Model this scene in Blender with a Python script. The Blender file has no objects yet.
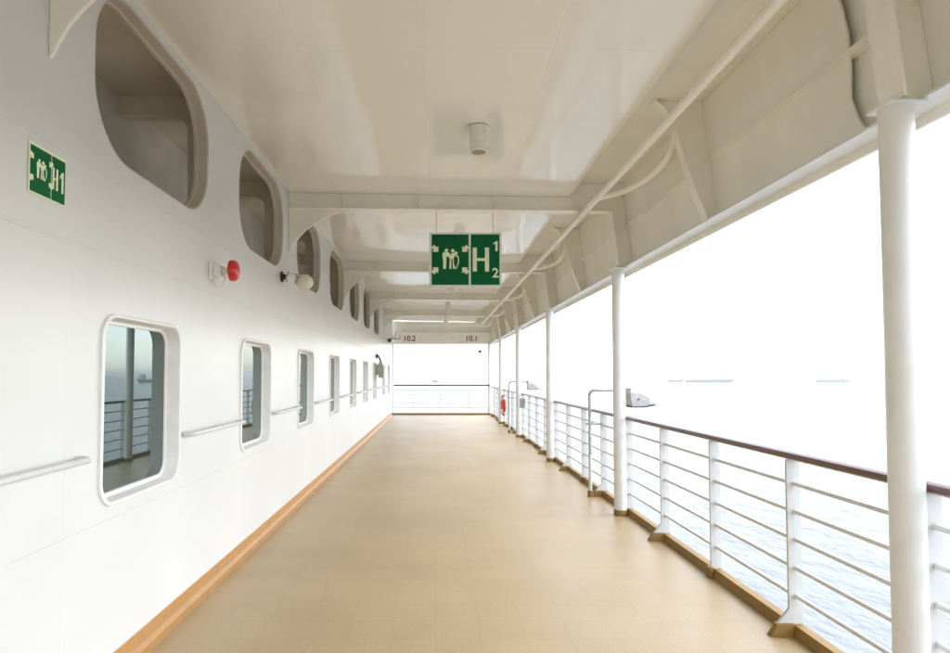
import bpy, bmesh, math, random
from mathutils import Vector, Matrix
R = math.radians
random.seed(7)
S = bpy.context.scene
col = S.collection

# ------------------------------------------------------------------ measures (metres; X outboard, Y ahead, Z up, deck at 0)
WALL_X = -1.56            # face of the deckhouse wall
RAIL_X = 2.03             # railing line
PIL_X = 1.926             # pillar centres
PITCH = 3.976             # frame / pillar spacing
P0 = 2.557                # first pillar
PY = [P0 + PITCH*k for k in range(6)]
END_Y = 22.40             # end of the promenade
BACK_Y = -7.5             # promenade carries on behind the camera
EYE = 1.47
SEA_Z = -18.0
CEIL_L, CEIL_R, CEIL_XR = 3.40, 3.35, 1.42
HEAD_Z = 3.50             # bare deckhead outboard of the lining

# ------------------------------------------------------------------ materials
def mat(name, base, rough=0.5, metal=0.0, ior=1.5, var=0.0, vscale=3.0, bump=0.0, bscale=8.0, bdist=0.02, coat=0.0, detail=3.0, stretch=None, rvar=0.0):
    m = bpy.data.materials.new(name); m.use_nodes = True
    nt = m.node_tree; b = nt.nodes['Principled BSDF']
    b.inputs['Base Color'].default_value = (*base, 1)
    b.inputs['Roughness'].default_value = rough
    b.inputs['Metallic'].default_value = metal
    b.inputs['IOR'].default_value = ior
    if coat:
        b.inputs['Coat Weight'].default_value = coat
        b.inputs['Coat Roughness'].default_value = 0.08
    tc = nt.nodes.new('ShaderNodeTexCoord')
    src = tc.outputs['Object']
    if stretch:
        mp = nt.nodes.new('ShaderNodeMapping'); mp.inputs['Scale'].default_value = stretch
        nt.links.new(src, mp.inputs['Vector']); src = mp.outputs['Vector']
    if var > 0:
        n = nt.nodes.new('ShaderNodeTexNoise'); n.inputs['Scale'].default_value = vscale; n.inputs['Detail'].default_value = detail
        nt.links.new(src, n.inputs['Vector'])
        r = nt.nodes.new('ShaderNodeValToRGB')
        r.color_ramp.elements[0].position = 0.3; r.color_ramp.elements[1].position = 0.72
        r.color_ramp.elements[0].color = (*[max(0, c*(1-var)) for c in base], 1)
        r.color_ramp.elements[1].color = (*[min(1, c*(1+var*0.6)) for c in base], 1)
        nt.links.new(n.outputs['Fac'], r.inputs['Fac']); nt.links.new(r.outputs['Color'], b.inputs['Base Color'])
        if rvar:
            mr = nt.nodes.new('ShaderNodeMapRange')
            mr.inputs['To Min'].default_value = max(0, rough-rvar); mr.inputs['To Max'].default_value = rough+rvar
            nt.links.new(n.outputs['Fac'], mr.inputs['Value']); nt.links.new(mr.outputs['Result'], b.inputs['Roughness'])
    if bump > 0:
        n2 = nt.nodes.new('ShaderNodeTexNoise'); n2.inputs['Scale'].default_value = bscale; n2.inputs['Detail'].default_value = 2.0
        nt.links.new(src, n2.inputs['Vector'])
        bp = nt.nodes.new('ShaderNodeBump'); bp.inputs['Strength'].default_value = bump; bp.inputs['Distance'].default_value = bdist
        nt.links.new(n2.outputs['Fac'], bp.inputs['Height']); nt.links.new(bp.outputs['Normal'], b.inputs['Normal'])
    return m

M = {}
M['wall'] = mat('white_wall_paint', (.67, .678, .675), .30, var=.04, vscale=1.3, bump=.35, bscale=1.6, bdist=.03)
M['white'] = mat('white_gloss_paint', (.80, .80, .79), .30, var=.05, vscale=9, bump=.08, bscale=60, bdist=.004)
M['rail'] = mat('white_rail_paint', (.64, .645, .645), .35, var=.05, vscale=12)
M['barpaint'] = mat('grey_white_bar_paint', (.66, .66, .64), .35, var=.06, vscale=12)
M['cream'] = mat('cream_deckhead_paint', (.885, .86, .765), .38, var=.06, vscale=2.2, bump=.15, bscale=3.5, bdist=.02)
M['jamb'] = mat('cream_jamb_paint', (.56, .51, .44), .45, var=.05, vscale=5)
M['trim'] = mat('orange_tan_base_paint', (.42, .22, .075), .45, var=.10, vscale=5, bump=.1, bscale=20, bdist=.004)
M['curb'] = mat('brown_coaming_paint', (.275, .162, .036), .6, var=.14, vscale=7, bump=.1, bscale=25, bdist=.004)
M['wood'] = mat('varnished_wood', (.13, .048, .03), .35, var=.30, vscale=14, stretch=(8, .6, 8), coat=.2)
M['darkwood'] = mat('dark_weathered_wood', (.085, .058, .045), .7, var=.2, vscale=14)
M['steel'] = mat('grey_steel', (.42, .42, .42), .30, metal=.9, var=.08, vscale=20)
M['dark'] = mat('black_rubber', (.03, .03, .03), .5, var=.1, vscale=20)
M['red'] = mat('red_enamel', (.58, .02, .02), .28, var=.06, vscale=20)
M['redband'] = mat('red_lifebuoy_cover', (.60, .06, .04), .5, var=.1, vscale=14)
M['signgreen'] = mat('green_sign_film', (.001, .115, .036), .55, ior=1.25, var=.05, vscale=30)
M['signglow'] = mat('pale_green_sign_film', (.80, .88, .62), .40, var=.04, vscale=30)
M['frameplate'] = mat('pale_grey_sign_frame', (.72, .80, .70), .40, var=.05, vscale=30)
M['lens'] = mat('yellowed_lamp_lens', (.34, .34, .20), .25, var=.05, vscale=20)
M['lampcream'] = mat('cream_lamp_housing', (.80, .765, .68), .4, var=.05, vscale=20)
M['frost'] = mat('frosted_globe', (.70, .68, .58), .30, var=.05, vscale=20)
M['noticegrey'] = mat('grey_notice_print', (.30, .31, .31), .5, var=.25, vscale=40)
M['lamp'] = mat('pale_lamp_housing', (.52, .52, .51), .45, var=.25, vscale=14)
M['beige'] = mat('beige_housing', (.50, .50, .43), .45, var=.06, vscale=20)
M['letter'] = mat('faded_red_lettering', (.30, .075, .05), .5, var=.15, vscale=60)
M['hullblue'] = mat('grey_blue_ship_hull', (.13, .14, .165), .5, var=.15, vscale=.05)
M['hulldark'] = mat('dark_ship_hull', (.09, .09, .10), .5, var=.15, vscale=.05)
M['shipwhite'] = mat('white_ship_house', (.6, .6, .6), .5, var=.08, vscale=.1)
M['hullwhite'] = mat('white_ship_side', (.7, .7, .7), .4, var=.05, vscale=.4)
# window panes: dark tinted double glazing, mirror-like
M['glass'] = mat('dark_tinted_glass', (.022, .034, .031), .012, ior=2.1)
M['glass'].node_tree.nodes['Principled BSDF'].inputs['Specular Tint'].default_value = (.76, .98, .96, 1)
M['void'] = mat('brownish_void_paint', (.80, .74, .63), .5, var=.14, vscale=2.5)

# ceiling lining: glossy cream paint on slightly wavy plates with seams
def ceiling_mat():
    m = mat('gloss_ceiling_paint', (.875, .85, .775), .17, ior=1.55)
    nt = m.node_tree; b = nt.nodes['Principled BSDF']
    tc = nt.nodes.new('ShaderNodeTexCoord')
    br = nt.nodes.new('ShaderNodeTexBrick'); br.offset = 0.0
    br.inputs['Scale'].default_value = 1.0; br.inputs['Brick Width'].default_value = .745; br.inputs['Row Height'].default_value = .994
    br.inputs['Mortar Size'].default_value = .005; br.inputs['Mortar Smooth'].default_value = .6
    mp = nt.nodes.new('ShaderNodeMapping'); mp.inputs['Location'].default_value = (.07, .43, 0)
    nt.links.new(tc.outputs['Object'], mp.inputs['Vector']); nt.links.new(mp.outputs['Vector'], br.inputs['Vector'])
    n = nt.nodes.new('ShaderNodeTexNoise'); n.inputs['Scale'].default_value = 1.5; n.inputs['Detail'].default_value = 1.5
    nt.links.new(tc.outputs['Object'], n.inputs['Vector'])
    b1 = nt.nodes.new('ShaderNodeBump'); b1.inputs['Strength'].default_value = .30; b1.inputs['Distance'].default_value = .035
    nt.links.new(n.outputs['Fac'], b1.inputs['Height'])
    b2 = nt.nodes.new('ShaderNodeBump'); b2.invert = True; b2.inputs['Strength'].default_value = .25; b2.inputs['Distance'].default_value = .006
    nt.links.new(br.outputs['Fac'], b2.inputs['Height']); nt.links.new(b1.outputs['Normal'], b2.inputs['Normal'])
    nt.links.new(b2.outputs['Normal'], b.inputs['Normal'])
    n3 = nt.nodes.new('ShaderNodeTexNoise'); n3.inputs['Scale'].default_value = 2.3; n3.inputs['Detail'].default_value = 4
    nt.links.new(tc.outputs['Object'], n3.inputs['Vector'])
    mr = nt.nodes.new('ShaderNodeMapRange'); mr.inputs['To Min'].default_value = .04; mr.inputs['To Max'].default_value = .17
    nt.links.new(n3.outputs['Fac'], mr.inputs['Value']); nt.links.new(mr.outputs['Result'], b.inputs['Roughness'])
    return m
M['ceil'] = ceiling_mat()

def deck_mat():
    m = mat('tan_deck_coating', (.50, .34, .19), .42)
    nt = m.node_tree; b = nt.nodes['Principled BSDF']
    tc = nt.nodes.new('ShaderNodeTexCoord')
    def noise(scale, detail, st=None):
        n = nt.nodes.new('ShaderNodeTexNoise'); n.inputs['Scale'].default_value = scale; n.inputs['Detail'].default_value = detail
        if st:
            mp = nt.nodes.new('ShaderNodeMapping'); mp.inputs['Scale'].default_value = st
            nt.links.new(tc.outputs['Object'], mp.inputs['Vector']); nt.links.new(mp.outputs['Vector'], n.inputs['Vector'])
        else:
            nt.links.new(tc.outputs['Object'], n.inputs['Vector'])
        return n
    big = noise(.9, 4); fine = noise(110, 3); rows = noise(1.7, 3, (.45, 2.2, 1)); streak = noise(2.0, 3, (1.4, .35, 1))
    r = nt.nodes.new('ShaderNodeValToRGB')
    r.color_ramp.elements[0].position = .30; r.color_ramp.elements[0].color = (.475, .35, .20, 1)
    r.color_ramp.elements[1].position = .72; r.color_ramp.elements[1].color = (.555, .415, .245, 1)
    nt.links.new(big.outputs['Fac'], r.inputs['Fac'])
    mx = nt.nodes.new('ShaderNodeMix'); mx.data_type = 'RGBA'; mx.blend_type = 'MULTIPLY'; mx.inputs['Factor'].default_value = .22
    r2 = nt.nodes.new('ShaderNodeValToRGB')
    r2.color_ramp.elements[0].position = .35; r2.color_ramp.elements[0].color = (.78, .78, .76, 1)
    r2.color_ramp.elements[1].position = .65; r2.color_ramp.elements[1].color = (1, 1, 1, 1)
    nt.links.new(streak.outputs['Fac'], r2.inputs['Fac'])
    nt.links.new(r.outputs['Color'], mx.inputs['A']); nt.links.new(r2.outputs['Color'], mx.inputs['B'])
    # faint square tile pattern of the coating
    br = nt.nodes.new('ShaderNodeTexBrick'); br.offset = 0.0
    br.inputs['Scale'].default_value = 1.0; br.inputs['Brick Width'].default_value = .25; br.inputs['Row Height'].default_value = .25
    br.inputs['Mortar Size'].default_value = .012; br.inputs['Mortar Smooth'].default_value = 1.0
    br.inputs['Color1'].default_value = (1, 1, 1, 1); br.inputs['Color2'].default_value = (.955, .95, .94, 1); br.inputs['Mortar'].default_value = (.93, .92, .90, 1)
    nt.links.new(tc.outputs['Object'], br.inputs['Vector'])
    mx2 = nt.nodes.new('ShaderNodeMix'); mx2.data_type = 'RGBA'; mx2.blend_type = 'MULTIPLY'; mx2.inputs['Factor'].default_value = .85
    nt.links.new(mx.outputs['Result'], mx2.inputs['A']); nt.links.new(br.outputs['Color'], mx2.inputs['B'])
    mx3 = nt.nodes.new('ShaderNodeMix'); mx3.data_type = 'RGBA'; mx3.blend_type = 'MULTIPLY'; mx3.inputs['Factor'].default_value = 1.0
    def ramp(src, p0, p1, lo):
        q = nt.nodes.new('ShaderNodeValToRGB'); q.color_ramp.elements[0].position = p0; q.color_ramp.elements[1].position = p1
        q.color_ramp.elements[0].color = (lo, lo, lo*.985, 1); q.color_ramp.elements[1].color = (1, 1, 1, 1)
        nt.links.new(src.outputs['Fac'], q.inputs['Fac']); return q
    mx4 = nt.nodes.new('ShaderNodeMix'); mx4.data_type = 'RGBA'; mx4.blend_type = 'MULTIPLY'; mx4.inputs['Factor'].default_value = 1.0
    nt.links.new(mx2.outputs['Result'], mx3.inputs['A']); nt.links.new(ramp(rows, .38, .60, .965).outputs['Color'], mx3.inputs['B'])
    nt.links.new(mx3.outputs['Result'], mx4.inputs['A']); nt.links.new(ramp(fine, .38, .60, .84).outputs['Color'], mx4.inputs['B'])
    nt.links.new(mx4.outputs['Result'], b.inputs['Base Color'])
    mr = nt.nodes.new('ShaderNodeMapRange'); mr.inputs['To Min'].default_value = .33; mr.inputs['To Max'].default_value = .52
    nt.links.new(streak.outputs['Fac'], mr.inputs['Value']); nt.links.new(mr.outputs['Result'], b.inputs['Roughness'])
    bp = nt.nodes.new('ShaderNodeBump'); bp.inputs['Strength'].default_value = .25; bp.inputs['Distance'].default_value = .002
    nt.links.new(fine.outputs['Fac'], bp.inputs['Height'])
    bp2 = nt.nodes.new('ShaderNodeBump'); bp2.inputs['Strength'].default_value = .25; bp2.inputs['Distance'].default_value = .01
    nt.links.new(big.outputs['Fac'], bp2.inputs['Height']); nt.links.new(bp.outputs['Normal'], bp2.inputs['Normal'])
    nt.links.new(bp2.outputs['Normal'], b.inputs['Normal'])
    return m
M['deck'] = deck_mat()

def sea_mat():
    m = mat('sea_water', (.275, .287, .282), .25, ior=1.06)
    nt = m.node_tree; b = nt.nodes['Principled BSDF']
    tc = nt.nodes.new('ShaderNodeTexCoord')
    prev = None
    for sc, st, dist, det in ((.05, .35, 4.0, 3), (.36, .6, 1.1, 5), (1.5, .6, .22, 3)):
        mp = nt.nodes.new('ShaderNodeMapping'); mp.inputs['Rotation'].default_value = (0, 0, R(25)); mp.inputs['Scale'].default_value = (1, .6, 1)
        nt.links.new(tc.outputs['Object'], mp.inputs['Vector'])
        n = nt.nodes.new('ShaderNodeTexNoise'); n.inputs['Scale'].default_value = sc; n.inputs['Detail'].default_value = det
        nt.links.new(mp.outputs['Vector'], n.inputs['Vector'])
        bp = nt.nodes.new('ShaderNodeBump'); bp.inputs['Strength'].default_value = st; bp.inputs['Distance'].default_value = dist
        nt.links.new(n.outputs['Fac'], bp.inputs['Height'])
        if prev: nt.links.new(prev.outputs['Normal'], bp.inputs['Normal'])
        prev = bp
    nt.links.new(prev.outputs['Normal'], b.inputs['Normal'])
    return m
M['sea'] = sea_mat()

# ------------------------------------------------------------------ helpers
def link(name, me, m, parent=None):
    o = bpy.data.objects.new(name, me); col.objects.link(o)
    if m is not None:
        me.materials.clear(); me.materials.append(m)
    if parent is not None: o.parent = parent
    return o

def build(name, bm, m, parent=None, smooth=None):
    bmesh.ops.recalc_face_normals(bm, faces=bm.faces)
    me = bpy.data.meshes.new(name); bm.to_mesh(me); bm.free()
    o = link(name, me, m, parent)
    if smooth is not None:
        for p in me.polygons: p.use_smooth = True
        try: me.set_sharp_from_angle(angle=R(smooth))
        except Exception: pass
    return o

def empty(name, loc, label, cat, group=None, rotz=0):
    o = bpy.data.objects.new(name, None); col.objects.link(o)
    o.location = loc; o.rotation_euler = (0, 0, rotz); o.empty_display_size = .1
    o['label'] = label; o['category'] = cat
    if group: o['group'] = group
    return o

def tag(o, label=None, cat=None, group=None, kind=None):
    for k, v in (('label', label), ('category', cat), ('group', group), ('kind', kind)):
        if v: o[k] = v
    return o

def kids(o): return [c for c in col.objects if c.parent == o]

def dup(o, loc=None, label=None, parent=None):
    c = o.copy(); col.objects.link(c)
    if parent is not None: c.parent = parent
    if loc is not None: c.location = loc
    if label: c['label'] = label
    for k in kids(o): dup(k, parent=c)
    return c

def box(bm, x0, x1, y0, y1, z0, z1, bev=0.0):
    vs = [bm.verts.new(p) for p in ((x0,y0,z0),(x1,y0,z0),(x1,y1,z0),(x0,y1,z0),(x0,y0,z1),(x1,y0,z1),(x1,y1,z1),(x0,y1,z1))]
    fs = [bm.faces.new([vs[i] for i in f]) for f in ((0,3,2,1),(4,5,6,7),(0,1,5,4),(1,2,6,5),(2,3,7,6),(3,0,4,7))]
    if bev > 0:
        es = list({e for f in fs for e in f.edges})
        bmesh.ops.bevel(bm, geom=es, offset=bev, segments=2, profile=.5, affect='EDGES')

def prism(bm, pts, axis, a, b):
    """closed polygon pts (2D) extruded along axis 'x','y' or 'z' from a to b"""
    def P(p, t):
        return {'x': (t, p[0], p[1]), 'y': (p[0], t, p[1]), 'z': (p[0], p[1], t)}[axis]
    A = [bm.verts.new(P(p, a)) for p in pts]; B = [bm.verts.new(P(p, b)) for p in pts]
    n = len(pts)
    for i in range(n): bm.faces.new((A[i], A[(i+1) % n], B[(i+1) % n], B[i]))
    bm.faces.new(list(reversed(A))); bm.faces.new(B)

def tube(bm, path, r, n=12, cap=True):
    path = [Vector(p) for p in path]
    rad = r if isinstance(r, (list, tuple)) else [r]*len(path)
    rings, up = [], None
    for i, p in enumerate(path):
        d = ((path[i+1]-p) if i < len(path)-1 else (p-path[i-1]))
        if 0 < i < len(path)-1: d = (path[i+1]-p).normalized() + (p-path[i-1]).normalized()
        d.normalize()
        if up is None: up = Vector((0, 0, 1)) if abs(d.z) < .9 else Vector((1, 0, 0))
        s = d.cross(up).normalized(); up = s.cross(d).normalized()
        rings.append([bm.verts.new(p + (s*math.cos(2*math.pi*k/n) + up*math.sin(2*math.pi*k/n))*rad[i]) for k in range(n)])
    for a, b in zip(rings, rings[1:]):
        for k in range(n): bm.faces.new((a[k], a[(k+1) % n], b[(k+1) % n], b[k]))
    if cap:
        bm.faces.new(list(reversed(rings[0]))); bm.faces.new(rings[-1])

def lathe(bm, prof, n=32, origin=(0, 0, 0), axis='z'):
    """prof: list of (radius, height) turned round the axis"""
    O = Vector(origin); rings = []
    def P(r, h, a):
        c, s = r*math.cos(a), r*math.sin(a)
        return O + Vector({'z': (c, s, h), 'x': (h, c, s), 'y': (c, h, s)}[axis])
    for r, h in prof:
        if r < 1e-6: rings.append([bm.verts.new(P(0, h, 0))])
        else: rings.append([bm.verts.new(P(r, h, 2*math.pi*k/n)) for k in range(n)])
    for a, b in zip(rings, rings[1:]):
        for k in range(n):
            k2 = (k+1) % n
            if len(a) == 1 and len(b) == 1: continue
            if len(a) == 1: bm.faces.new((a[0], b[k2], b[k]))
            elif len(b) == 1: bm.faces.new((a[k], a[k2], b[0]))
            else: bm.faces.new((a[k], a[k2], b[k2], b[k]))
    for rr, rev in ((rings[0], True), (rings[-1], False)):
        if len(rr) > 1: bm.faces.new(list(reversed(rr)) if rev else rr)

def arc(p, r, a0, a1, n):
    return [(p[0]+r*math.cos(R(a0+(a1-a0)*i/n)), p[1]+r*math.sin(R(a0+(a1-a0)*i/n))) for i in range(n+1)]

def rrect(y0, y1, z0, z1, r, n=10):
    out = []
    for (cy, cz, a) in ((y1-r, z1-r, 0), (y0+r, z1-r, 90), (y0+r, z0+r, 180), (y1-r, z0+r, 270)):
        out += arc((cy, cz), r, a, a+90, n)
    return out

def ringstrip(bm, loops, closed_last=False):
    """loops: list of lists of 3D points with equal counts, bridged one to the next"""
    L = [[bm.verts.new(p) for p in lp] for lp in loops]
    n = len(L[0])
    for a, b in zip(L, L[1:]):
        for k in range(n): bm.faces.new((a[k], a[(k+1) % n], b[(k+1) % n], b[k]))

def text_mesh(body, size, depth, bold=0.0):
    cu = bpy.data.curves.new('lettering', 'FONT'); cu.body = body; cu.size = size; cu.extrude = depth; cu.offset = bold
    cu.align_x = 'CENTER'; cu.align_y = 'CENTER'; cu.resolution_u = 4
    o = bpy.data.objects.new('lettering', cu)
    me = bpy.data.meshes.new_from_object(o)
    bpy.data.objects.remove(o); bpy.data.curves.remove(cu)
    return me

# ------------------------------------------------------------------ setting: sea, deck, ceiling
bm = bmesh.new(); s_ = 5200
vs = [bm.verts.new(p) for p in ((-s_, -s_, SEA_Z), (s_, -s_, SEA_Z), (s_, s_, SEA_Z), (-s_, s_, SEA_Z))]; bm.faces.new(vs)
tag(build('sea', bm, M['sea']), kind='structure')

bm = bmesh.new(); box(bm, WALL_X-.2, 2.13, BACK_Y, END_Y+.12, -.25, 0)
tag(build('deck', bm, M['deck']), kind='structure')

bm = bmesh.new()   # lining panel with its edge, the bare deckhead outboard and the slab above
prism(bm, [(WALL_X+.0005, CEIL_L), (CEIL_XR, CEIL_R), (CEIL_XR, 3.62), (WALL_X+.0005, 3.62)], 'y', BACK_Y, END_Y-.02)
ceil = tag(build('ceiling', bm, M['ceil']), kind='structure')
bm = bmesh.new(); box(bm, CEIL_XR+.001, 2.14, BACK_Y, END_Y+.12, HEAD_Z, 3.64)
build('outboard_deckhead', bm, M['cream'], ceil)

# ------------------------------------------------------------------ deckhouse wall with windows
WIN_Y = [3.32, 5.385, 7.44, 9.53, 11.66, 13.73, 15.78, 18.42, 20.45]
OPEN_Y = [3.49, 5.57, 7.61, 9.76, 11.86, 14.0, 16.25]
WALL_END = 22.05
wall = empty('deckhouse_wall', (WALL_X, 0, 0), 'long white steel wall of the deckhouse with square windows below rounded openings', 'wall')
bm = bmesh.new()
def loop_edges(pts):
    v = [bm.verts.new((0, p[0], p[1])) for p in pts]
    return [bm.edges.new((v[i], v[(i+1) % len(v)])) for i in range(len(v))]
edges = loop_edges([(BACK_Y, -.05), (WALL_END, -.05), (WALL_END, 3.62), (BACK_Y, 3.62)])
W2, Z0, Z1 = .427, .856, 1.745
OW2, OZ0, OZ1 = .705, 2.515, 3.35
for y in WIN_Y: edges += loop_edges(rrect(y-W2, y+W2, Z0, Z1, .11, 8))
for y in OPEN_Y: edges += loop_edges(rrect(y-OW2, y+OW2, OZ0, OZ1, .34, 14))
bmesh.ops.triangle_fill(bm, use_beauty=True, use_dissolve=False, edges=edges)
for f in bm.faces:
    f.normal_update()
    if f.normal.x < 0: f.normal_flip()
# end return of the wall and a backing plate well behind it
box(bm, -.9, -.001, WALL_END-.004, WALL_END+.05, -.05, 3.62)
me = bpy.data.meshes.new('wall_plate'); bm.to_mesh(me); bm.free()
link('wall_plate', me, M['wall'], wall)
# weld seams
bm = bmesh.new()
for z, h in ((2.035, .020), (2.405, .010), (.775, .008)):
    prism(bm, [(-.001, z-h/2), (.003, z-h*.2), (.003, z+h*.2), (-.001, z+h/2)], 'y', BACK_Y, WALL_END)
for yy in (2.62, 6.42, 10.55, 14.7, 19.4):
    prism(bm, [(-.001, yy-.008), (.0007, yy-.002), (.0007, yy+.002), (-.001, yy+.008)], 'z', .14, 2.02)
build('weld_seam', bm, M['wall'], wall)
bm = bmesh.new()
prism(bm, [(0.0005, .125), (.004, .120), (.006, .05), (.018, .018), (.040, .003), (.0405, -.01), (0.0005, -.01)], 'y', BACK_Y, WALL_END)
build('base_trim', bm, M['trim'], wall)

def win_frame():
    bm = bmesh.new()
    def L(o, x): return [(x, p[0], p[1]) for p in rrect(-W2-o, W2+o, Z0-o, Z1+o, .11+o, 8)]
    ringstrip(bm, [L(.018, -.001), L(.017, .012), L(.012, .016), L(.000, .016), L(-.005, .010), L(-.007, -.058), L(-.010, -.062), L(-.024, -.062), L(-.026, -.076)])
    return bm
wf = build('window', win_frame(), M['white'], wall, smooth=40); wf.location = (0, WIN_Y[0], 0)
bm = bmesh.new()
bm.faces.new([bm.verts.new((-.070, p[0], p[1])) for p in rrect(-W2+.024, W2-.024, Z0+.024, Z1-.024, .09, 8)])
bmesh.ops.recalc_face_normals(bm, faces=bm.faces)
gl = build('glass', bm, M['glass'], wf)
bm = bmesh.new()
def L(o, x): return [(x, p[0], p[1]) for p in rrect(-W2+o, W2-o, Z0+o, Z1-o, max(.02, .11-o), 8)]
ringstrip(bm, [L(.0242, -.069), L(.025, -.0655), L(.029, -.0655), L(.030, -.0695)])
build('gasket', bm, M['barpaint'], wf)
for y in WIN_Y[1:]: dup(wf, (0, y, 0), parent=wall)

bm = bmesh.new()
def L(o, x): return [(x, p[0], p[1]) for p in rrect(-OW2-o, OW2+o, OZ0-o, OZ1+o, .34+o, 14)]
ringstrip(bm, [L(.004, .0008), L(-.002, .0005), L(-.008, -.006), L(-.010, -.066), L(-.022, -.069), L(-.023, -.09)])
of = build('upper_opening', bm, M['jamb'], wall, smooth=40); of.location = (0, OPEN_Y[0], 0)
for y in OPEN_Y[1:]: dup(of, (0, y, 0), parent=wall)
# the shallow space behind the openings: inner bulkhead, its deck and deckhead, ring frames between the openings
bm = bmesh.new()
box(bm, -.88, -.81, BACK_Y, WALL_END-.005, 2.30, 3.60); build('inner_bulkhead', bm, M['void'], wall)
bm = bmesh.new()
box(bm, -.8095, -.012, BACK_Y, WALL_END-.005, 2.30, 2.40); box(bm, -.8095, -.012, BACK_Y, WALL_END-.005, 3.56, 3.60); build('inner_deck', bm, M['void'], wall)
fr = None
for k in range(8):
    yy = 2.50 + 2.085*k
    if fr is None:
        bm = bmesh.new()
        prism(bm, [(-.030, 2.401), (-.030, 3.559), (-.809, 3.559), (-.809, 3.40), (-.38, 3.40), (-.30, 3.32), (-.29, 2.401)], 'y', -.008, .008)
        box(bm, -.809, -.38, -.05, .05, 3.385, 3.3995)
        fr = build('ring_frame', bm, M['void'], wall)
        fr.location = (0, yy, 0)
    else: dup(fr, (0, yy, 0), parent=wall)

# wall handrails between the windows
ords = ['first', 'second', 'third', 'fourth', 'fifth', 'sixth', 'seventh', 'eighth', 'ninth']
def handrail(y0, y1, label):
    t = empty('wall_handrail', (WALL_X, y0, 1.10), label, 'handrail', 'white handrails along the deckhouse wall')
    l = y1-y0
    bm = bmesh.new()
    tube(bm, [(.004, .02, 0), (.045, .02, 0), (.066, .045, 0), (.066, l-.045, 0), (.045, l-.02, 0), (.004, l-.02, 0)], .0145, 12)
    build('bar', bm, M['rail'], t, smooth=50)
    for yy in (l*.5,):
        bm = bmesh.new(); tube(bm, [(.002, yy, 0), (.053, yy, 0)], .008, 8)
        build('bracket', bm, M['rail'], t, smooth=50)
handrail(1.2, 2.72, 'white wall handrail ending before the first square window, under the green muster sign')
for i in range(8):
    a, b = WIN_Y[i]+.50, WIN_Y[i+1]-.50
    handrail(a, b, f'short white wall handrail between the {ords[i]} and {ords[i+1]} square windows')

# ------------------------------------------------------------------ transverse deckhead beams with knees
FR_LABEL = ['cream deckhead beam over the first pillar, its knee reaching down beside the first rounded opening',
            'cream deckhead beam carrying the hanging green muster sign',
            'cream deckhead beam just behind the hanging green muster sign, over the third pillar',
            'cream deckhead beam over the fourth pillar, before the bright ceiling patch',
            'cream deckhead beam over the fifth pillar, last before the end lintel']
def make_beam():
    t = empty('deckhead_beam', (0, 0, 0), FR_LABEL[0], 'beam', 'cream deckhead beams across the promenade')
    zl, zr = 3.232, 3.195
    xr = 1.862
    bm = bmesh.new()   # web, deeper where the lining stops
    prism(bm, [(WALL_X+.002, zl), (xr, zr), (xr, HEAD_Z-.001), (CEIL_XR+.006, HEAD_Z-.001), (CEIL_XR+.006, CEIL_R-.002), (WALL_X+.002, CEIL_L-.004)], 'y', -.008, .008)
    build('web', bm, M['cream'], t)
    bm = bmesh.new()
    prism(bm, [(WALL_X+.003, zl-.013), (xr-.02, zr-.013), (xr-.02, zr-.0005), (WALL_X+.003, zl-.0005)], 'y', -.065, .065)
    build('flange', bm, M['cream'], t)
    bm = bmesh.new()   # web stiffeners
    for x in (-.98, -.18, .62):
        box(bm, x-.005, x+.005, -.055, -.0085, 3.235, 3.352)
    build('stiffener', bm, M['cream'], t)
    bm = bmesh.new()   # knee at the wall: concave free edge
    cx, cz = WALL_X+.62, 2.72
    e = [(WALL_X+.002, 2.745)] + [(-1.549, 2.752), (-1.53, 2.795), (-1.485, 2.875), (-1.43, 2.945), (-1.37, 3.003), (-1.30, 3.056), (-1.20, 3.116), (-1.095, 3.163), (-.98, 3.197), (-.86, zl-.0135)] + [(WALL_X+.002, zl-.0135)]
    prism(bm, e, 'y', -.010, .010)
    build('knee', bm, M['cream'], t)
    # outboard web frame, down to the pillar
    bm = bmesh.new()
    prism(bm, [(xr, HEAD_Z-.001), (xr, zr), (1.925, 2.607), (2.13, 2.607), (2.13, HEAD_Z-.001)], 'y', -.0079, .0079)
    build('web_frame', bm, M['cream'], t)
    bm = bmesh.new()   # its face flange
    a, b = Vector((xr, 0, zr+.02)), Vector((1.925, 0, 2.607))
    prism(bm, [(xr-.014, zr-.0128), (1.911, 2.607), (1.9245, 2.607), (xr-.0005, zr-.0128)], 'y', -.07, .075)
    build('face_flange', bm, M['cream'], t)
    return t
beam = make_beam(); beam.location = (0, PY[0], 0)
for k in range(1, 5): dup(beam, (0, PY[k], 0), FR_LABEL[k])
for c in kids(beam):
    if c.name.startswith('knee'): c.location = (0, -.10, 0)

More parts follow.
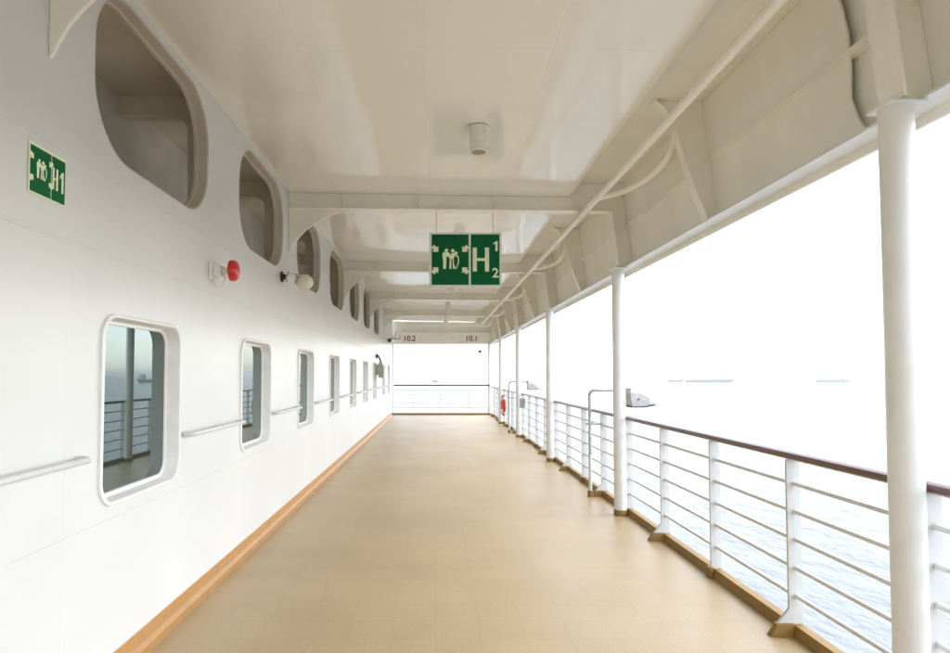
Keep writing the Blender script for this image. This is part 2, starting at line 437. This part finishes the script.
# ------------------------------------------------------------------ outboard girder (fascia)
gird = empty('fascia_girder', (0, 0, 0), 'long cream girder over the open side, resting on the white pillars', 'girder')
prof = [(1.985, HEAD_Z-.002), (1.992, 3.40), (2.005, 3.28), (2.022, 3.14), (2.04, 2.98), (2.058, 2.84), (2.072, 2.72), (2.085, 2.607)]
def plate(y0, y1):
    bm = bmesh.new()
    def off(z):   # free edge near the pillar: bulged and cut back at the foot
        t = (HEAD_Z-z)/(HEAD_Z-2.607)
        return .50 - .07*math.sin(min(1, t/.75)*math.pi*.9) - (.10*max(0, (t-.8)/.2))
    rows = []
    for x, z in prof:
        rows.append(([bm.verts.new((x, y0+off(z), z)), bm.verts.new((x, y1-.009, z))], [bm.verts.new((x+.012, y0+off(z), z)), bm.verts.new((x+.012, y1-.009, z))]))
    for (a, a2), (b, b2) in zip(rows, rows[1:]):
        bm.faces.new((a[0], a[1], b[1], b[0])); bm.faces.new((a2[0], b2[0], b2[1], a2[1]))
        bm.faces.new((a[0], b[0], b2[0], a2[0]))
    return bm
for k in range(-1, 5):
    y1 = PY[k+1] if k < 5 else END_Y
    y0 = PY[k] if k >= 0 else P0-PITCH
    build('plate', plate(y0, y1), M['cream'], gird, smooth=30)
bm = bmesh.new(); prism(bm, [(x+.045, z) for x, z in prof] + [(2.129, 2.608), (2.129, HEAD_Z-.003)], 'y', BACK_Y, END_Y-.02)
build('back_plate', bm, M['cream'], gird)
bm = bmesh.new(); box(bm, 1.985, 2.1148, BACK_Y, END_Y-.02, 2.592, 2.6065)
build('bottom_flange', bm, M['white'], gird)
bm = bmesh.new(); box(bm, 2.1155, 2.135, BACK_Y, END_Y-.02, 2.548, 2.5985)
build('outer_lip', bm, M['cream'], gird)
for k in range(-1, 5):
    y0 = (PY[k] if k >= 0 else P0-PITCH)+.012; ym = y0+PITCH/2
    bm = bmesh.new()
    prism(bm, [(1.992, 3.030), (1.992, 3.040), (2.074, 3.040), (2.074, 3.030)], 'y', y0, ym-.02)
    prism(bm, [(1.992, 3.030), (1.992, 3.040), (2.074, 3.040), (2.074, 3.030)], 'y', ym+.005, y0+PITCH-.03)
    build('stiffener', bm, M['cream'], gird)

# mid-bay brackets
def make_mid():
    t = empty('deckhead_bracket', (0, 0, 0), '', 'bracket', 'sloping cream brackets between the pillars')
    inner = [(1.62, HEAD_Z-.001), (1.70, 3.44), (1.755, 3.34), (1.80, 3.20), (1.86, 3.00), (1.92, 2.82), (1.985, 2.66), (2.00, 2.608)]
    bm = bmesh.new()
    prism(bm, inner + [(2.11, 2.608), (2.11, HEAD_Z-.001)], 'y', -.008, .008)
    build('web', bm, M['cream'], t)
    bm = bmesh.new()
    for (a, b) in zip(inner, inner[1:]):
        pass
    o2 = [(x-.012, z-.004) for x, z in inner]
    prism(bm, inner + list(reversed(o2)), 'y', -.042, .042)
    build('face_flange', bm, M['cream'], t)
    return t
mid = make_mid(); mid.location = (0, PY[0]+PITCH/2, 0)
mid['label'] = 'sloping cream bracket between the first and second pillars, below the overhead pipe'
for k in range(1, 5):
    dup(mid, (0, PY[k]+PITCH/2, 0), f'sloping cream bracket between the {ords[k]} and {ords[k+1]} pillars')

# ------------------------------------------------------------------ overhead pipe with branches
pipe = empty('overhead_pipe', (0, 0, 0), 'long cream pipe along the outboard edge of the ceiling, turning inboard at the far end', 'pipe')
PX, PZ = 1.535, 3.14
bm = bmesh.new()
c = .16
run = [(PX, BACK_Y, PZ), (PX, 21.15-c, PZ)] + [(PX-c+c*math.cos(R(a)), 21.15-c+c*math.sin(R(a)), PZ) for a in (15, 30, 45, 60, 75, 90)] + [(-1.15, 21.15, PZ)]
tube(bm, run, .030, 16); build('pipe_run', bm, M['cream'], pipe, smooth=50)
for k in range(5):
    y = PY[k]
    bm = bmesh.new()
    pts = [(PX+.01, y+3.25, PZ), (1.68, y+3.02, 3.125), (1.765, y+2.70, 3.115), (1.80, y+2.48, 3.13), (1.825, y+2.30, 3.17), (1.83, y+2.17, 3.24), (1.815, y+2.09, 3.34), (1.80, y+2.06, HEAD_Z-.002)]
    # smooth the path
    def cr(P, n=5):
        P = [Vector(p) for p in P]; out = []
        for i in range(len(P)-1):
            p0, p1, p2, p3 = P[max(0, i-1)], P[i], P[i+1], P[min(len(P)-1, i+2)]
            for j in range(n):
                t = j/n
                out.append(.5*((2*p1)+(-p0+p2)*t+(2*p0-5*p1+4*p2-p3)*t*t+(-p0+3*p1-3*p2+p3)*t**3))
        return out+[P[-1]]
    tube(bm, cr(pts), .028, 12); build('branch_pipe', bm, M['cream'], pipe, smooth=50)
    bm = bmesh.new()
    box(bm, PX-.006, PX+.006, y-.012, y+.012, PZ+.034, 3.1845)
    lathe(bm, [(.035, -.013), (.035, .013)], 20, (PX, y, PZ), 'y')
    build('pipe_hanger', bm, M['cream'], pipe, smooth=40)

# ------------------------------------------------------------------ pillars
def make_pillar():
    t = empty('pillar', (0, 0, 0), '', 'pillar', "white round pillars along the ship's side")
    bm = bmesh.new(); lathe(bm, [(.0635, 0.001), (.0635, 2.579)], 48); build('shaft', bm, M['white'], t, smooth=40)
    bm = bmesh.new(); lathe(bm, [(.067, 0.0005), (.067, .055), (.064, .060)], 48); build('base_collar', bm, M['curb'], t, smooth=40)
    bm = bmesh.new(); box(bm, -.076, .080, -.076, .076, 2.5795, 2.5915, .004); build('cap_plate', bm, M['white'], t)
    return t
pil = make_pillar(); pil.location = (PIL_X, PY[0], 0)
PL = ['largest white pillar, standing closest, its base below the picture', 'white pillar with the floodlight arm just behind it and its base collar in full view',
      'white pillar between the bright sea and the short bay with the grey notice', 'white pillar beside the small grey rail notice, fourth along the rail',
      'thin distant white pillar beside the red lifebuoy', 'last white pillar, at the corner of the end railing']
pil['label'] = PL[0]
for k in range(1, 6): dup(pil, (PIL_X, PY[k], 0), PL[k])

# ------------------------------------------------------------------ side railing, bay by bay
def make_bay():
    t = empty('side_railing', (0, 0, 0), '', 'railing', 'white side railings with wooden top rail')
    L_ = PITCH
    bm = bmesh.new()
    w = [(-.033, .992), (.033, .992), (.038, 1.004), (.034, 1.022), (.018, 1.031), (-.018, 1.031), (-.034, 1.022), (-.038, 1.004)]
    prism(bm, w, 'y', .0015, L_-.0015); build('handrail', bm, M['wood'], t, smooth=35)
    bm = bmesh.new(); box(bm, -.022, .022, .0015, L_-.0015, .984, .9915); build('rail_strip', bm, M['barpaint'], t)
    for z in (.849, .692, .535, .376, .219):
        bm = bmesh.new(); tube(bm, [(0, .0015, z), (0, L_-.0015, z)], .0122, 10); build('bar', bm, M['barpaint'], t, smooth=50)
    for i in range(4):
        y = .0 + i*L_/4
        big = (i % 2 == 1)
        bm = bmesh.new()
        box(bm, -.040, .034, y+.002, y+.020, .03, .9835)
        if big:
            pass
        st = build('stanchion', bm, M['rail'], t)
        bm = bmesh.new()
        if big:   # kneed foot: gusset spreading inboard over a mitred brown coaming
            prism(bm, [(-.105, .0698), (-.040, .150), (.034, .150), (.034, .0698)], 'y', y+.0015, y+.0205)
            build('gusset', bm, M['rail'], st)
            bm = bmesh.new()
            hw = .045
            A = [(-.160, y+.002-hw*.5, 0.0006), (-.160, y+.002+hw*.5, .0006), (-.028, y+.011+hw*1.9, .0006), (-.028, y+.002-hw*.8, .0006)]
            B = [(-.118, y+.002-hw*.4, .0685), (-.118, y+.002+hw*.4, .0685), (-.022, y+.011+hw*1.6, .0695), (-.022, y+.002-hw*.6, .0695)]
            va = [bm.verts.new(p) for p in A]; vb = [bm.verts.new(p) for p in B]
            for q in range(4): bm.faces.new((va[q], va[(q+1) % 4], vb[(q+1) % 4], vb[q]))
            bm.faces.new(vb); bm.faces.new(list(reversed(va)))
            build('foot', bm, M['curb'], st)
        else:
            box(bm, -.062, -.027, y-.022, y+.044, .0006, .074, .003)
            build('foot', bm, M['curb'], st)
    bm = bmesh.new()
    prism(bm, [(-.038, .0005), (-.024, .066), (.030, .066), (.030, .0005)], 'y', .001, L_-.001)
    build('coaming', bm, M['curb'], t)
    return t
bay = make_bay(); bay.location = (RAIL_X, PY[0]-.01, 0)
bay['label'] = 'side railing between the first two pillars, red-brown wooden top rail against the sea'
dup(bay, (RAIL_X, PY[0]-PITCH-.01, 0), 'side railing on the near side of the first pillar, only its end showing')
BL = ['side railing between the second and third pillars, with the floodlight pole in front', 'side railing between the third and fourth pillars, carrying the grey notice',
      'side railing between the fourth and fifth pillars, carrying the red lifebuoy', 'furthest side railing, between the fifth pillar and the end corner']
for k in range(1, 5): dup(bay, (RAIL_X, PY[k]-.01, 0), BL[k-1])

# ------------------------------------------------------------------ end of the promenade
lint = empty('end_lintel', (0, END_Y, 0), 'cream lintel with the numbers 10.2 and 10.1 across the end of the promenade', 'lintel')
bm = bmesh.new()
prism(bm, [(-1.60, 2.548), (2.129, 2.556), (2.129, 3.49), (CEIL_XR+.003, 3.49), (CEIL_XR+.003, CEIL_R-.004), (-1.60, 3.392)], 'y', 0, .1)
build('face_plate', bm, M['cream'], lint)
bm = bmesh.new(); box(bm, -1.45, 1.98, -.10, -.0005, 2.955, 2.97); build('ledge', bm, M['cream'], lint)
bm = bmesh.new()
for x in (-1.2, -.55, .12, .93, 1.55): box(bm, x-.006, x+.006, -.09, -.0005, 2.9705, 3.08)
build('bracket', bm, M['cream'], lint)
bm = bmesh.new(); box(bm, .88, .886, -.003, -.0005, 2.556, 2.954); build('seam', bm, M['jamb'], lint)
for txt, px in (('10.2', -.96), ('10.1', 1.29)):
    me = text_mesh(txt, .27, .001, .006); o = link('lettering', me, M['letter'], lint)
    o.rotation_euler = (R(90), 0, 0); o.location = (px, -.003, 2.745)

def end_rail():
    t = empty('end_railing', (-1.66, END_Y-.06, 0), 'white railing with dark top rail closing the far end of the promenade', 'railing')
    w = 3.60
    bm = bmesh.new(); prism(bm, [(-.03, 1.035), (.03, 1.035), (.035, 1.065), (.015, 1.09), (-.015, 1.09), (-.035, 1.065)], 'x', 0, w)
    build('handrail', bm, M['darkwood'], t, smooth=35)
    for z in (.90, .74, .58, .42, .26):
        bm = bmesh.new(); tube(bm, [(0, 0, z), (w, 0, z)], .013, 8); build('bar', bm, M['barpaint'], t, smooth=50)
    for x in (.86, 1.83, 2.85):
        bm = bmesh.new(); box(bm, x-.008, x+.008, -.035, .035, .02, 1.0345); build('stanchion', bm, M['rail'], t)
    bm = bmesh.new(); box(bm, .10, w-.04, -.04, .03, .0005, .07); build('coaming', bm, M['curb'], t)
end_rail()
t = empty('corner_post', (-1.545, END_Y-.12, 0), 'slim white post between the wall end and the end railing', 'post')
bm = bmesh.new(); lathe(bm, [(.032, .06), (.032, 2.547)], 24); build('shaft', bm, M['white'], t, smooth=40)
bm = bmesh.new(); lathe(bm, [(.05, .0006), (.05, .045), (.034, .0605)], 20); build('foot', bm, M['dark'], t, smooth=40)

t = empty('stern_lamp', (1.90, 22.28, 2.14), 'tiny dark lamp on a thin arm fixed to the last pillar', 'lamp')
bm = bmesh.new(); tube(bm, [(-.035, 0, 0), (-.34, 0, 0)], .012, 8); build('arm', bm, M['rail'], t)
bm = bmesh.new(); tube(bm, [(-.30, 0, .0), (-.32, 0, .09)], .008, 8); lathe(bm, [(.02, .08), (.055, .10), (.055, .17), (.02, .20)], 16, (-.32, 0, 0)); build('lamp_head', bm, M['dark'], t, smooth=40)

# ------------------------------------------------------------------ signs
def poly(bm, pts, y0, y1): prism(bm, pts, 'y', y0, y1)
def disc(bm, x, z, r, y0, y1, sx=1.0): poly(bm, [(x+r*sx*math.cos(2*math.pi*i/20), z+r*math.sin(2*math.pi*i/20)) for i in range(20)], y0, y1)
def picto(bm, cx, cz, s, y0, y1, ax=.395, az=.285):
    """assembly-point mark: a huddle of people with four arrows pointing in; s = panel width"""
    def T(pts, k=1.0): return [(cx+p[0]*s*k, cz+p[1]*s*k) for p in pts]
    for hx, hz, r in ((-.085, .158, .040), (.055, .150, .040), (.125, .098, .036)):
        disc(bm, cx+hx*s*1.22, cz+(hz*1.22+.055)*s, r*s*1.22, y0, y1)
    def B(pts): return [(cx+p[0]*s*1.22, cz+(p[1]*1.22+.055)*s) for p in pts]
    # tall person and arm over the group
    poly(bm, B([(-.175, .085), (-.15, .12), (-.02, .112), (.00, .06), (-.045, .02), (-.085, .02), (-.085, -.05), (-.095, -.25), (-.155, -.25), (-.16, -.05)]), y0, y1)
    poly(bm, B([(.002, .055), (.03, .10), (.09, .095), (.115, .055), (.085, .00), (.075, -.03), (-.01, -.03), (-.042, .018)]), y0, y1)
    poly(bm, B([(-.012, -.032), (.018, -.032), (.022, -.12), (.028, -.25), (-.022, -.25), (-.015, -.12)]), y0, y1)
    poly(bm, B([(.045, -.032), (.072, -.032), (.078, -.12), (.118, -.25), (.062, -.25), (.052, -.12)]), y0, y1)
    poly(bm, B([(.118, .055), (.165, .05), (.195, -.02), (.19, -.12), (.135, -.25), (.121, -.25), (.168, -.12), (.17, -.02), (.145, .02), (.122, .03)]), y0, y1)
    for sx in (-1, 1):
        for sz in (-1, 1):
            d = Vector((-sx, -sz)).normalized(); n = Vector((-d.y, d.x)); c0 = Vector((sx*ax, sz*az))
            def A(u, v):
                p = c0 + d*u*1.25 + n*v*1.2; return (p.x, p.y)
            poly(bm, T([A(.085, 0), A(-.005, .092), A(-.005, .048), A(-.085, .048), A(-.085, -.048), A(-.005, -.048), A(-.005, -.092)]), y0, y1)

def letter_h(bm, x, z, w, h, st, y0, y1):
    poly(bm, [(x-w/2, z-h/2), (x-w/2+st, z-h/2), (x-w/2+st, z-st*.36), (x+w/2-st, z-st*.36), (x+w/2-st, z-h/2), (x+w/2, z-h/2), (x+w/2, z+h/2), (x+w/2-st, z+h/2), (x+w/2-st, z+st*.36), (x-w/2+st, z+st*.36), (x-w/2+st, z+h/2), (x-w/2, z+h/2)], y0, y1)

def digit_one(bm, x, z, h, st, y0, y1):
    poly(bm, [(x, z-h/2), (x+st, z-h/2), (x+st, z+h/2), (x+st*.25, z+h/2), (x-st*.9, z+h*.30), (x-st*.9, z+h*.14), (x, z+h*.27)], y0, y1)

def hanging_sign():
    W, H = .765, .585
    t = empty('muster_sign', (.311, 6.535, 2.676), 'large green muster sign reading H 1 2, hung from the beam by two rods', 'sign')
    bm = bmesh.new(); box(bm, -W/2, W/2, -.012, .012, -H/2, H/2, .004); build('frame', bm, M['frameplate'], t)
    xd = .0467
    bm = bmesh.new()
    box(bm, -W/2+.026, xd-.012, -.015, -.0122, -H/2+.028, H/2-.020); box(bm, xd+.012, W/2-.022, -.015, -.0122, -H/2+.028, H/2-.020)
    build('green_panel', bm, M['signgreen'], t)
    bm = bmesh.new(); picto(bm, -.160, .004, .395, -.017, -.0151); build('pictogram', bm, M['signglow'], t)
    bm = bmesh.new(); letter_h(bm, .164, .005, .172, .255, .043, -.017, -.0151); build('lettering', bm, M['signglow'], t)
    bm = bmesh.new(); digit_one(bm, .318, .147, .105, .024, -.017, -.0151); build('lettering', bm, M['signglow'], t)
    me = text_mesh('2', .140, .001, .003); o = link('lettering', me, M['signglow'], t); o.rotation_euler = (R(90), 0, 0); o.location = (.318, -.0162, -.142)
    for x in (-.305, .295):
        bm = bmesh.new(); tube(bm, [(x, 0, H/2+.0005), (x, 0, .536)], .007, 8); build('rod', bm, M['cream'], t)
    for x in (-W/2+.013, W/2-.011):
        for z in (-H/2+.014, H/2-.010):
            bm = bmesh.new(); disc(bm, x, z, .006, -.0145, -.0121); build('screw', bm, M['steel'], t)
hanging_sign()

def wall_sign():
    W, H = .229, .196
    t = empty('muster_sign', (WALL_X+.002, 2.453, 2.267), 'small green muster plate reading H1 fixed to the white wall', 'sign', rotz=R(90))
    bm = bmesh.new(); box(bm, -W/2, W/2, -.004, 0, -H/2, H/2); build('frame', bm, M['signglow'], t)
    xd = .022
    bm = bmesh.new(); box(bm, -W/2+.006, xd-.003, -.0055, -.0042, -H/2+.005, H/2-.012); box(bm, xd+.003, W/2-.002, -.0055, -.0042, -H/2+.005, H/2-.012)
    build('green_panel', bm, M['signgreen'], t)
    bm = bmesh.new(); picto(bm, -.043, .002, .140, -.007, -.0056, ax=.42, az=.30); build('pictogram', bm, M['signglow'], t)
    bm = bmesh.new(); letter_h(bm, .045, -.004, .036, .088, .011, -.007, -.0056); build('lettering', bm, M['signglow'], t)
    bm = bmesh.new(); digit_one(bm, .088, -.006, .088, .012, -.007, -.0056); build('lettering', bm, M['signglow'], t)
wall_sign()

# ------------------------------------------------------------------ fittings on the wall
t = empty('alarm_bell', (WALL_X, 4.30, 2.19), 'round red alarm bell on a white bracket between two rounded openings', 'alarm bell')
bm = bmesh.new(); lathe(bm, [(.0, .185), (.030, .184), (.058, .176), (.071, .160), (.0745, .140), (.072, .128), (.0, .127)], 32, axis='x'); build('bell', bm, M['red'], t, smooth=45)
bm = bmesh.new(); lathe(bm, [(.0, .191), (.010, .190), (.011, .1845)], 12, axis='x'); build('boss', bm, M['steel'], t)
bm = bmesh.new(); box(bm, .001, .020, -.075, .045, -.07, .05, .004); box(bm, .0205, .075, -.05, .03, -.045, .035, .008); build('bracket', bm, M['white'], t)
bm = bmesh.new(); tube(bm, [(.0755, -.01, 0), (.1265, -.002, 0)], .022, 12); build('stem', bm, M['white'], t, smooth=40)
bm = bmesh.new(); tube(bm, [(.03, -.02, -.045), (.032, -.02, -.10), (.05, -.01, -.125), (.075, 0, -.11), (.09, 0, -.06), (.085, 0, -.02)], .007, 8); build('cable', bm, M['white'], t, smooth=50)

t = empty('wall_lamp', (WALL_X, 6.22, 2.42), 'chrome and white wall lamp with a pale round head below the third rounded opening', 'lamp')
bm = bmesh.new(); lathe(bm, [(.055, .001), (.055, .015), (.030, .022), (.022, .06)], 24, (0, 0, .03), 'x'); build('wall_plate', bm, M['dark'], t, smooth=40)
bm = bmesh.new(); tube(bm, [(.05, 0, .03), (.15, .02, .01)], .050, 20); build('housing', bm, M['white'], t, smooth=40)
for a in (0, 1):
    bm = bmesh.new(); p = Vector((.06, .002, .028))+Vector((.085, .017, -.017))*a; d = Vector((.1, .02, -.02)).normalized()
    tube(bm, [p-d*.008, p+d*.008], .055, 20); build('clamp_ring', bm, M['steel'], t, smooth=40)
bm = bmesh.new()
bmesh.ops.create_uvsphere(bm, u_segments=24, v_segments=16, radius=.082, matrix=Matrix.Translation((.225, .035, -.02)) @ Matrix.Diagonal((1.1, .9, 1, 1)))
build('globe', bm, M['frost'], t, smooth=180)

t = empty('wall_floodlight', (WALL_X, 16.25, 1.60), 'beige box floodlight with black brackets fixed to the wall between far windows', 'lamp')
bm = bmesh.new(); prism(bm, [(.06, -.22), (.20, -.24), (.205, .02), (.15, .17), (.06, .18)], 'y', -.12, .14); build('housing', bm, M['beige'], t)
bm = bmesh.new(); tube(bm, [(.002, -.05, .36), (.06, -.08, .34), (.11, -.05, .22), (.12, 0, .1805)], .022, 8); tube(bm, [(.002, -.02, .30), (.02, -.12, .36)], .035, 8); build('bracket', bm, M['dark'], t)
bm = bmesh.new(); box(bm, .001, .0595, -.06, .08, -.15, .12); build('wall_plate', bm, M['white'], t)

t = empty('wall_bracket', (WALL_X, 20.2, 2.62), 'small wall bracket with three upright dark prongs near the end lintel', 'bracket')
bm = bmesh.new(); box(bm, .001, .40, -.02, .02, -.02, .02); build('arm', bm, M['beige'], t)
bm = bmesh.new(); lathe(bm, [(.03, -.06), (.055, -.04), (.055, .04), (.03, .06)], 14, (.05, -.03, -.06), 'y'); build('lamp_head', bm, M['dark'], t, smooth=40)
for x, dz, sx in ((.12, .12, .02), (.21, .24, .06), (.37, .16, .02)):
    bm = bmesh.new(); tube(bm, [(x, 0, .0205), (x+sx, 0, dz)], [.028, .014], 10); build('prong', bm, M['jamb'], t, smooth=40)

# ceiling downlights
DL = ['cream cylindrical ceiling downlight in front of the first full beam, closest of the row', 'cream ceiling downlight half hidden above the hanging muster sign',
      'cream ceiling downlight seen just under the hanging muster sign', 'small cream ceiling downlight in the bright patch past the fourth pillar beam', 'tiny cream ceiling downlight next to the end lintel']
t = empty('downlight', (.326, 4.70, 0), DL[0], 'lamp', 'ceiling downlights along the promenade')
bm = bmesh.new(); lathe(bm, [(.086, 3.362), (.086, 3.355), (.068, 3.352), (.068, 3.19), (.073, 3.185), (.073, 3.172), (.060, 3.170), (.060, 3.186)], 32); build('housing', bm, M['lampcream'], t, smooth=40)
bm = bmesh.new(); lathe(bm, [(.0, 3.176), (.0595, 3.178), (.0595, 3.186), (.0, 3.187)], 32); build('lens', bm, M['lens'], t, smooth=40)
for k in range(1, 5): dup(t, (.326, 4.70+PITCH*k, 0), DL[k])

# ------------------------------------------------------------------ floodlights on poles outside the rail, lifebuoy, notice, boom
def floodlight(x, y, label):
    t = empty('pole_floodlight', (x, y, 0), label, 'floodlight', 'floodlights on bent poles at the rail')
    c = .07
    bm = bmesh.new()
    tube(bm, [(0, 0, .02), (0, 0, .50)], .021, 14); build('pole_base', bm, M['rail'], t, smooth=40)
    bm = bmesh.new()
    tube(bm, [(0, 0, .5005), (0, 0, 1.275-c)] + [(c-c*math.cos(R(a)), 0, 1.275-c+c*math.sin(R(a))) for a in (18, 36, 54, 72, 90)] + [(.50, 0, 1.275)], .0185, 14)
    build('arm', bm, M['steel'], t, smooth=40)
    bm = bmesh.new(); lathe(bm, [(.034, .0005), (.034, .07), (.022, .075)], 20); build('base_collar', bm, M['curb'], t, smooth=40)
    bm = bmesh.new(); tube(bm, [(-.05, 0, .87), (.16, 0, .87)], .014, 10); box(bm, -.03, .03, -.028, .028, .855, .885); build('clamp', bm, M['steel'], t)
    bm = bmesh.new()
    prism(bm, [(.455, 1.255), (.47, 1.085), (.60, 1.085), (.68, 1.10), (.68, 1.19), (.58, 1.235)], 'y', -.13, .13)
    lamp = build('lamp_body', bm, M['lamp'], t)
    bm = bmesh.new(); prism(bm, [(.455, 1.072), (.455, 1.0845), (.60, 1.0845), (.75, 1.108), (.76, 1.098), (.60, 1.072)], 'y', -.15, .15); build('lens_rim', bm, M['dark'], lamp)
    bm = bmesh.new(); prism(bm, [(.6805, 1.104), (.6805, 1.185), (.75, 1.12), (.75, 1.1095)], 'y', -.12, .12); build('visor', bm, M['frost'], lamp)
    bm = bmesh.new(); prism(bm, [(.44, 1.2965), (.44, 1.305), (.54, 1.305), (.54, 1.2965)], 'y', -.05, .05); build('mount', bm, M['steel'], lamp)
    bm = bmesh.new(); lathe(bm, [(.0, -.136), (.012, -.135), (.012, -.1305)], 12, (.55, 0, 1.17), 'y'); build('knob', bm, M['wood'], lamp)
    return t
f1 = floodlight(1.853, 7.5, 'floodlight on a bent grey pole reaching out over the rail just past the second pillar')
dup(f1, (1.835, 15.6, 0), 'smaller far floodlight on a bent pole, next to the red lifebuoy')

t = empty('lifebuoy', (RAIL_X-.075, 18.0, .57), 'red lifebuoy with white bands hung on the far railing, seen edge on', 'lifebuoy')
bm = bmesh.new()
def torus(bm, Rr, r, a0, a1, n, m):
    rings = []
    for i in range(n+1):
        a = R(a0+(a1-a0)*i/n)
        rings.append([bm.verts.new((r*math.sin(2*math.pi*j/m), (Rr+r*math.cos(2*math.pi*j/m))*math.cos(a), (Rr+r*math.cos(2*math.pi*j/m))*math.sin(a))) for j in range(m)])
    for p, q in zip(rings, rings[1:]):
        for j in range(m): bm.faces.new((p[j], p[(j+1) % m], q[(j+1) % m], q[j]))
torus(bm, .265, .045, 0, 360, 48, 14); bmesh.ops.remove_doubles(bm, verts=bm.verts, dist=1e-5)
build('ring', bm, M['redband'], t, smooth=180)
for a in (45, 135, 225, 315):
    bm = bmesh.new(); torus(bm, .265, .0465, a-9, a+9, 6, 14); build('band', bm, M['white'], t, smooth=180)

t = empty('rail_notice', (1.965, 14.12, .81), 'small grey notice plate hung on the rail beside the fourth pillar', 'notice')
bm = bmesh.new(); box(bm, -.065, .065, -.004, .004, -.115, .115, .003); build('plate', bm, M['steel'], t)
bm = bmesh.new(); box(bm, -.05, .05, -.006, -.0045, -.095, .095); build('printed_panel', bm, M['noticegrey'], t)

t = empty('outrigger_rod', (PIL_X+.06, PY[3], 1.665), 'thin white rod reaching outboard from the fourth pillar', 'rod')
bm = bmesh.new(); tube(bm, [(.004, 0, 0), (.75, 0, 0)], .014, 8); build('rod', bm, M['barpaint'], t)
bm = bmesh.new(); tube(bm, [(.0035, 0, -.04), (.0035, 0, .04)], .022, 8); build('socket', bm, M['rail'], t)

# ------------------------------------------------------------------ ships far out
def ship(px, d, length, label, hullm, house, rise=1.0, wy=382):
    x = (px-436)/620*d
    t = empty('cargo_ship', (x, d, SEA_Z), label, 'ship', 'ships on the misty horizon')
    l = length/2; h = 6.5*rise
    bm = bmesh.new()
    prof = [(-l, h*.9), (-l*.96, -.5), (l*.90, -.5), (l, h*1.35), (l*.85, h*1.05), (-l*.7, h)]
    prism(bm, prof, 'y', -7, 7); build('hull', bm, hullm, t)
    bm = bmesh.new()
    for a, b, z0, z1 in house: box(bm, l*a, l*b, -5, 5, h*z0, h*z1)
    build('superstructure', bm, M['shipwhite'], t)
    bm = bmesh.new(); tube(bm, [(l*house[-1][0]*.98, 0, h), (l*house[-1][0]*.98, 0, h*3.0)], .5, 6); tube(bm, [(-l*.3, 0, h), (-l*.3, 0, h*1.9)], .4, 6)
    build('mast', bm, M['hullblue'], t)
ship(709, 1400, 104, 'long faint grey cargo ship with its bridge near one end on the horizon', M['hulldark'], [(-.8, .6, 1.0, 1.3), (.72, .92, 1.06, 2.9)])
ship(832, 1400, 68, 'blue-grey cargo ship on the horizon beside the first pillar', M['hullblue'], [(-.6, .75, 1.0, 1.45), (.4, .62, 1.06, 1.9)], 1.0)
ship(675, 1500, 32, 'very small faint ship just ahead of the long cargo ship', M['hulldark'], [(-.6, -.3, 1.0, 2.0)], .9)
ship(435, 1400, 14, 'tiny ship above the far end railing', M['hulldark'], [(-.3, .4, 1.0, 2.0)], .9)

# ------------------------------------------------------------------ ship's side below the deck (closes the deck edge)
bm = bmesh.new(); box(bm, WALL_X-.2, 2.129, BACK_Y, END_Y+.11, SEA_Z-.4, -.2505)
tag(build('ship_side', bm, M['hullwhite']), kind='structure')

# ------------------------------------------------------------------ haze
bm = bmesh.new(); box(bm, -5400, 5400, -5400, 5400, SEA_Z-1, 14)
hz = build('haze', bm, None); tag(hz, kind='stuff')
m = bpy.data.materials.new('sea_haze'); m.use_nodes = True; nt = m.node_tree; nt.nodes.clear()
out = nt.nodes.new('ShaderNodeOutputMaterial'); pv = nt.nodes.new('ShaderNodeVolumePrincipled')
pv.inputs['Color'].default_value = (1, .995, .985, 1); pv.inputs['Density'].default_value = .00023; pv.inputs['Anisotropy'].default_value = 0.0
nt.links.new(pv.outputs['Volume'], out.inputs['Volume']); hz.data.materials.append(m)

# ------------------------------------------------------------------ light
EL, AZ = 46, 82       # sun veiled by cloud, off the open side
w = bpy.data.worlds.new('World'); S.world = w; w.use_nodes = True; nt = w.node_tree
bg = nt.nodes['Background']; sky = nt.nodes.new('ShaderNodeTexSky'); sky.sky_type = 'NISHITA'
sky.sun_disc = False; sky.sun_elevation = R(EL); sky.sun_rotation = R(AZ); sky.dust_density = 1.2; sky.air_density = 1.0; sky.ozone_density = 1.0
hs = nt.nodes.new('ShaderNodeHueSaturation'); hs.inputs['Saturation'].default_value = .42
nt.links.new(sky.outputs['Color'], hs.inputs['Color']); nt.links.new(hs.outputs['Color'], bg.inputs['Color'])
bg.inputs['Strength'].default_value = .125
sl = bpy.data.lights.new('sun', 'SUN'); sl.energy = 0.5; sl.angle = R(140); sl.color = (.90, .96, 1)
so = bpy.data.objects.new('sun', sl); col.objects.link(so)
d = Vector((math.sin(R(AZ))*math.cos(R(EL)), math.cos(R(AZ))*math.cos(R(EL)), math.sin(R(EL))))
so.rotation_euler = (-d).to_track_quat('-Z', 'Y').to_euler(); so.location = d*40

# ------------------------------------------------------------------ camera
cam = bpy.data.cameras.new('camera'); co = bpy.data.objects.new('camera', cam); col.objects.link(co)
cam.sensor_fit = 'HORIZONTAL'; cam.sensor_width = 36; cam.lens = 620/950*36
cam.shift_x = 39/950; cam.shift_y = 23.5/950
co.location = (0, 0, EYE); co.rotation_euler = (R(90+2.217), 0, 0)
cam.clip_start = .05; cam.clip_end = 20000
S.camera = co

S.view_settings.view_transform = 'Standard'; S.view_settings.look = 'None'; S.view_settings.gamma = 1
S.view_settings.use_curve_mapping = False; S.view_settings.exposure = 2.28
S.cycles.use_denoising = True; S.cycles.max_bounces = 10; S.cycles.diffuse_bounces = 6; S.cycles.glossy_bounces = 4
S.cycles.volume_bounces = 3
S.cycles.sample_clamp_indirect = 20
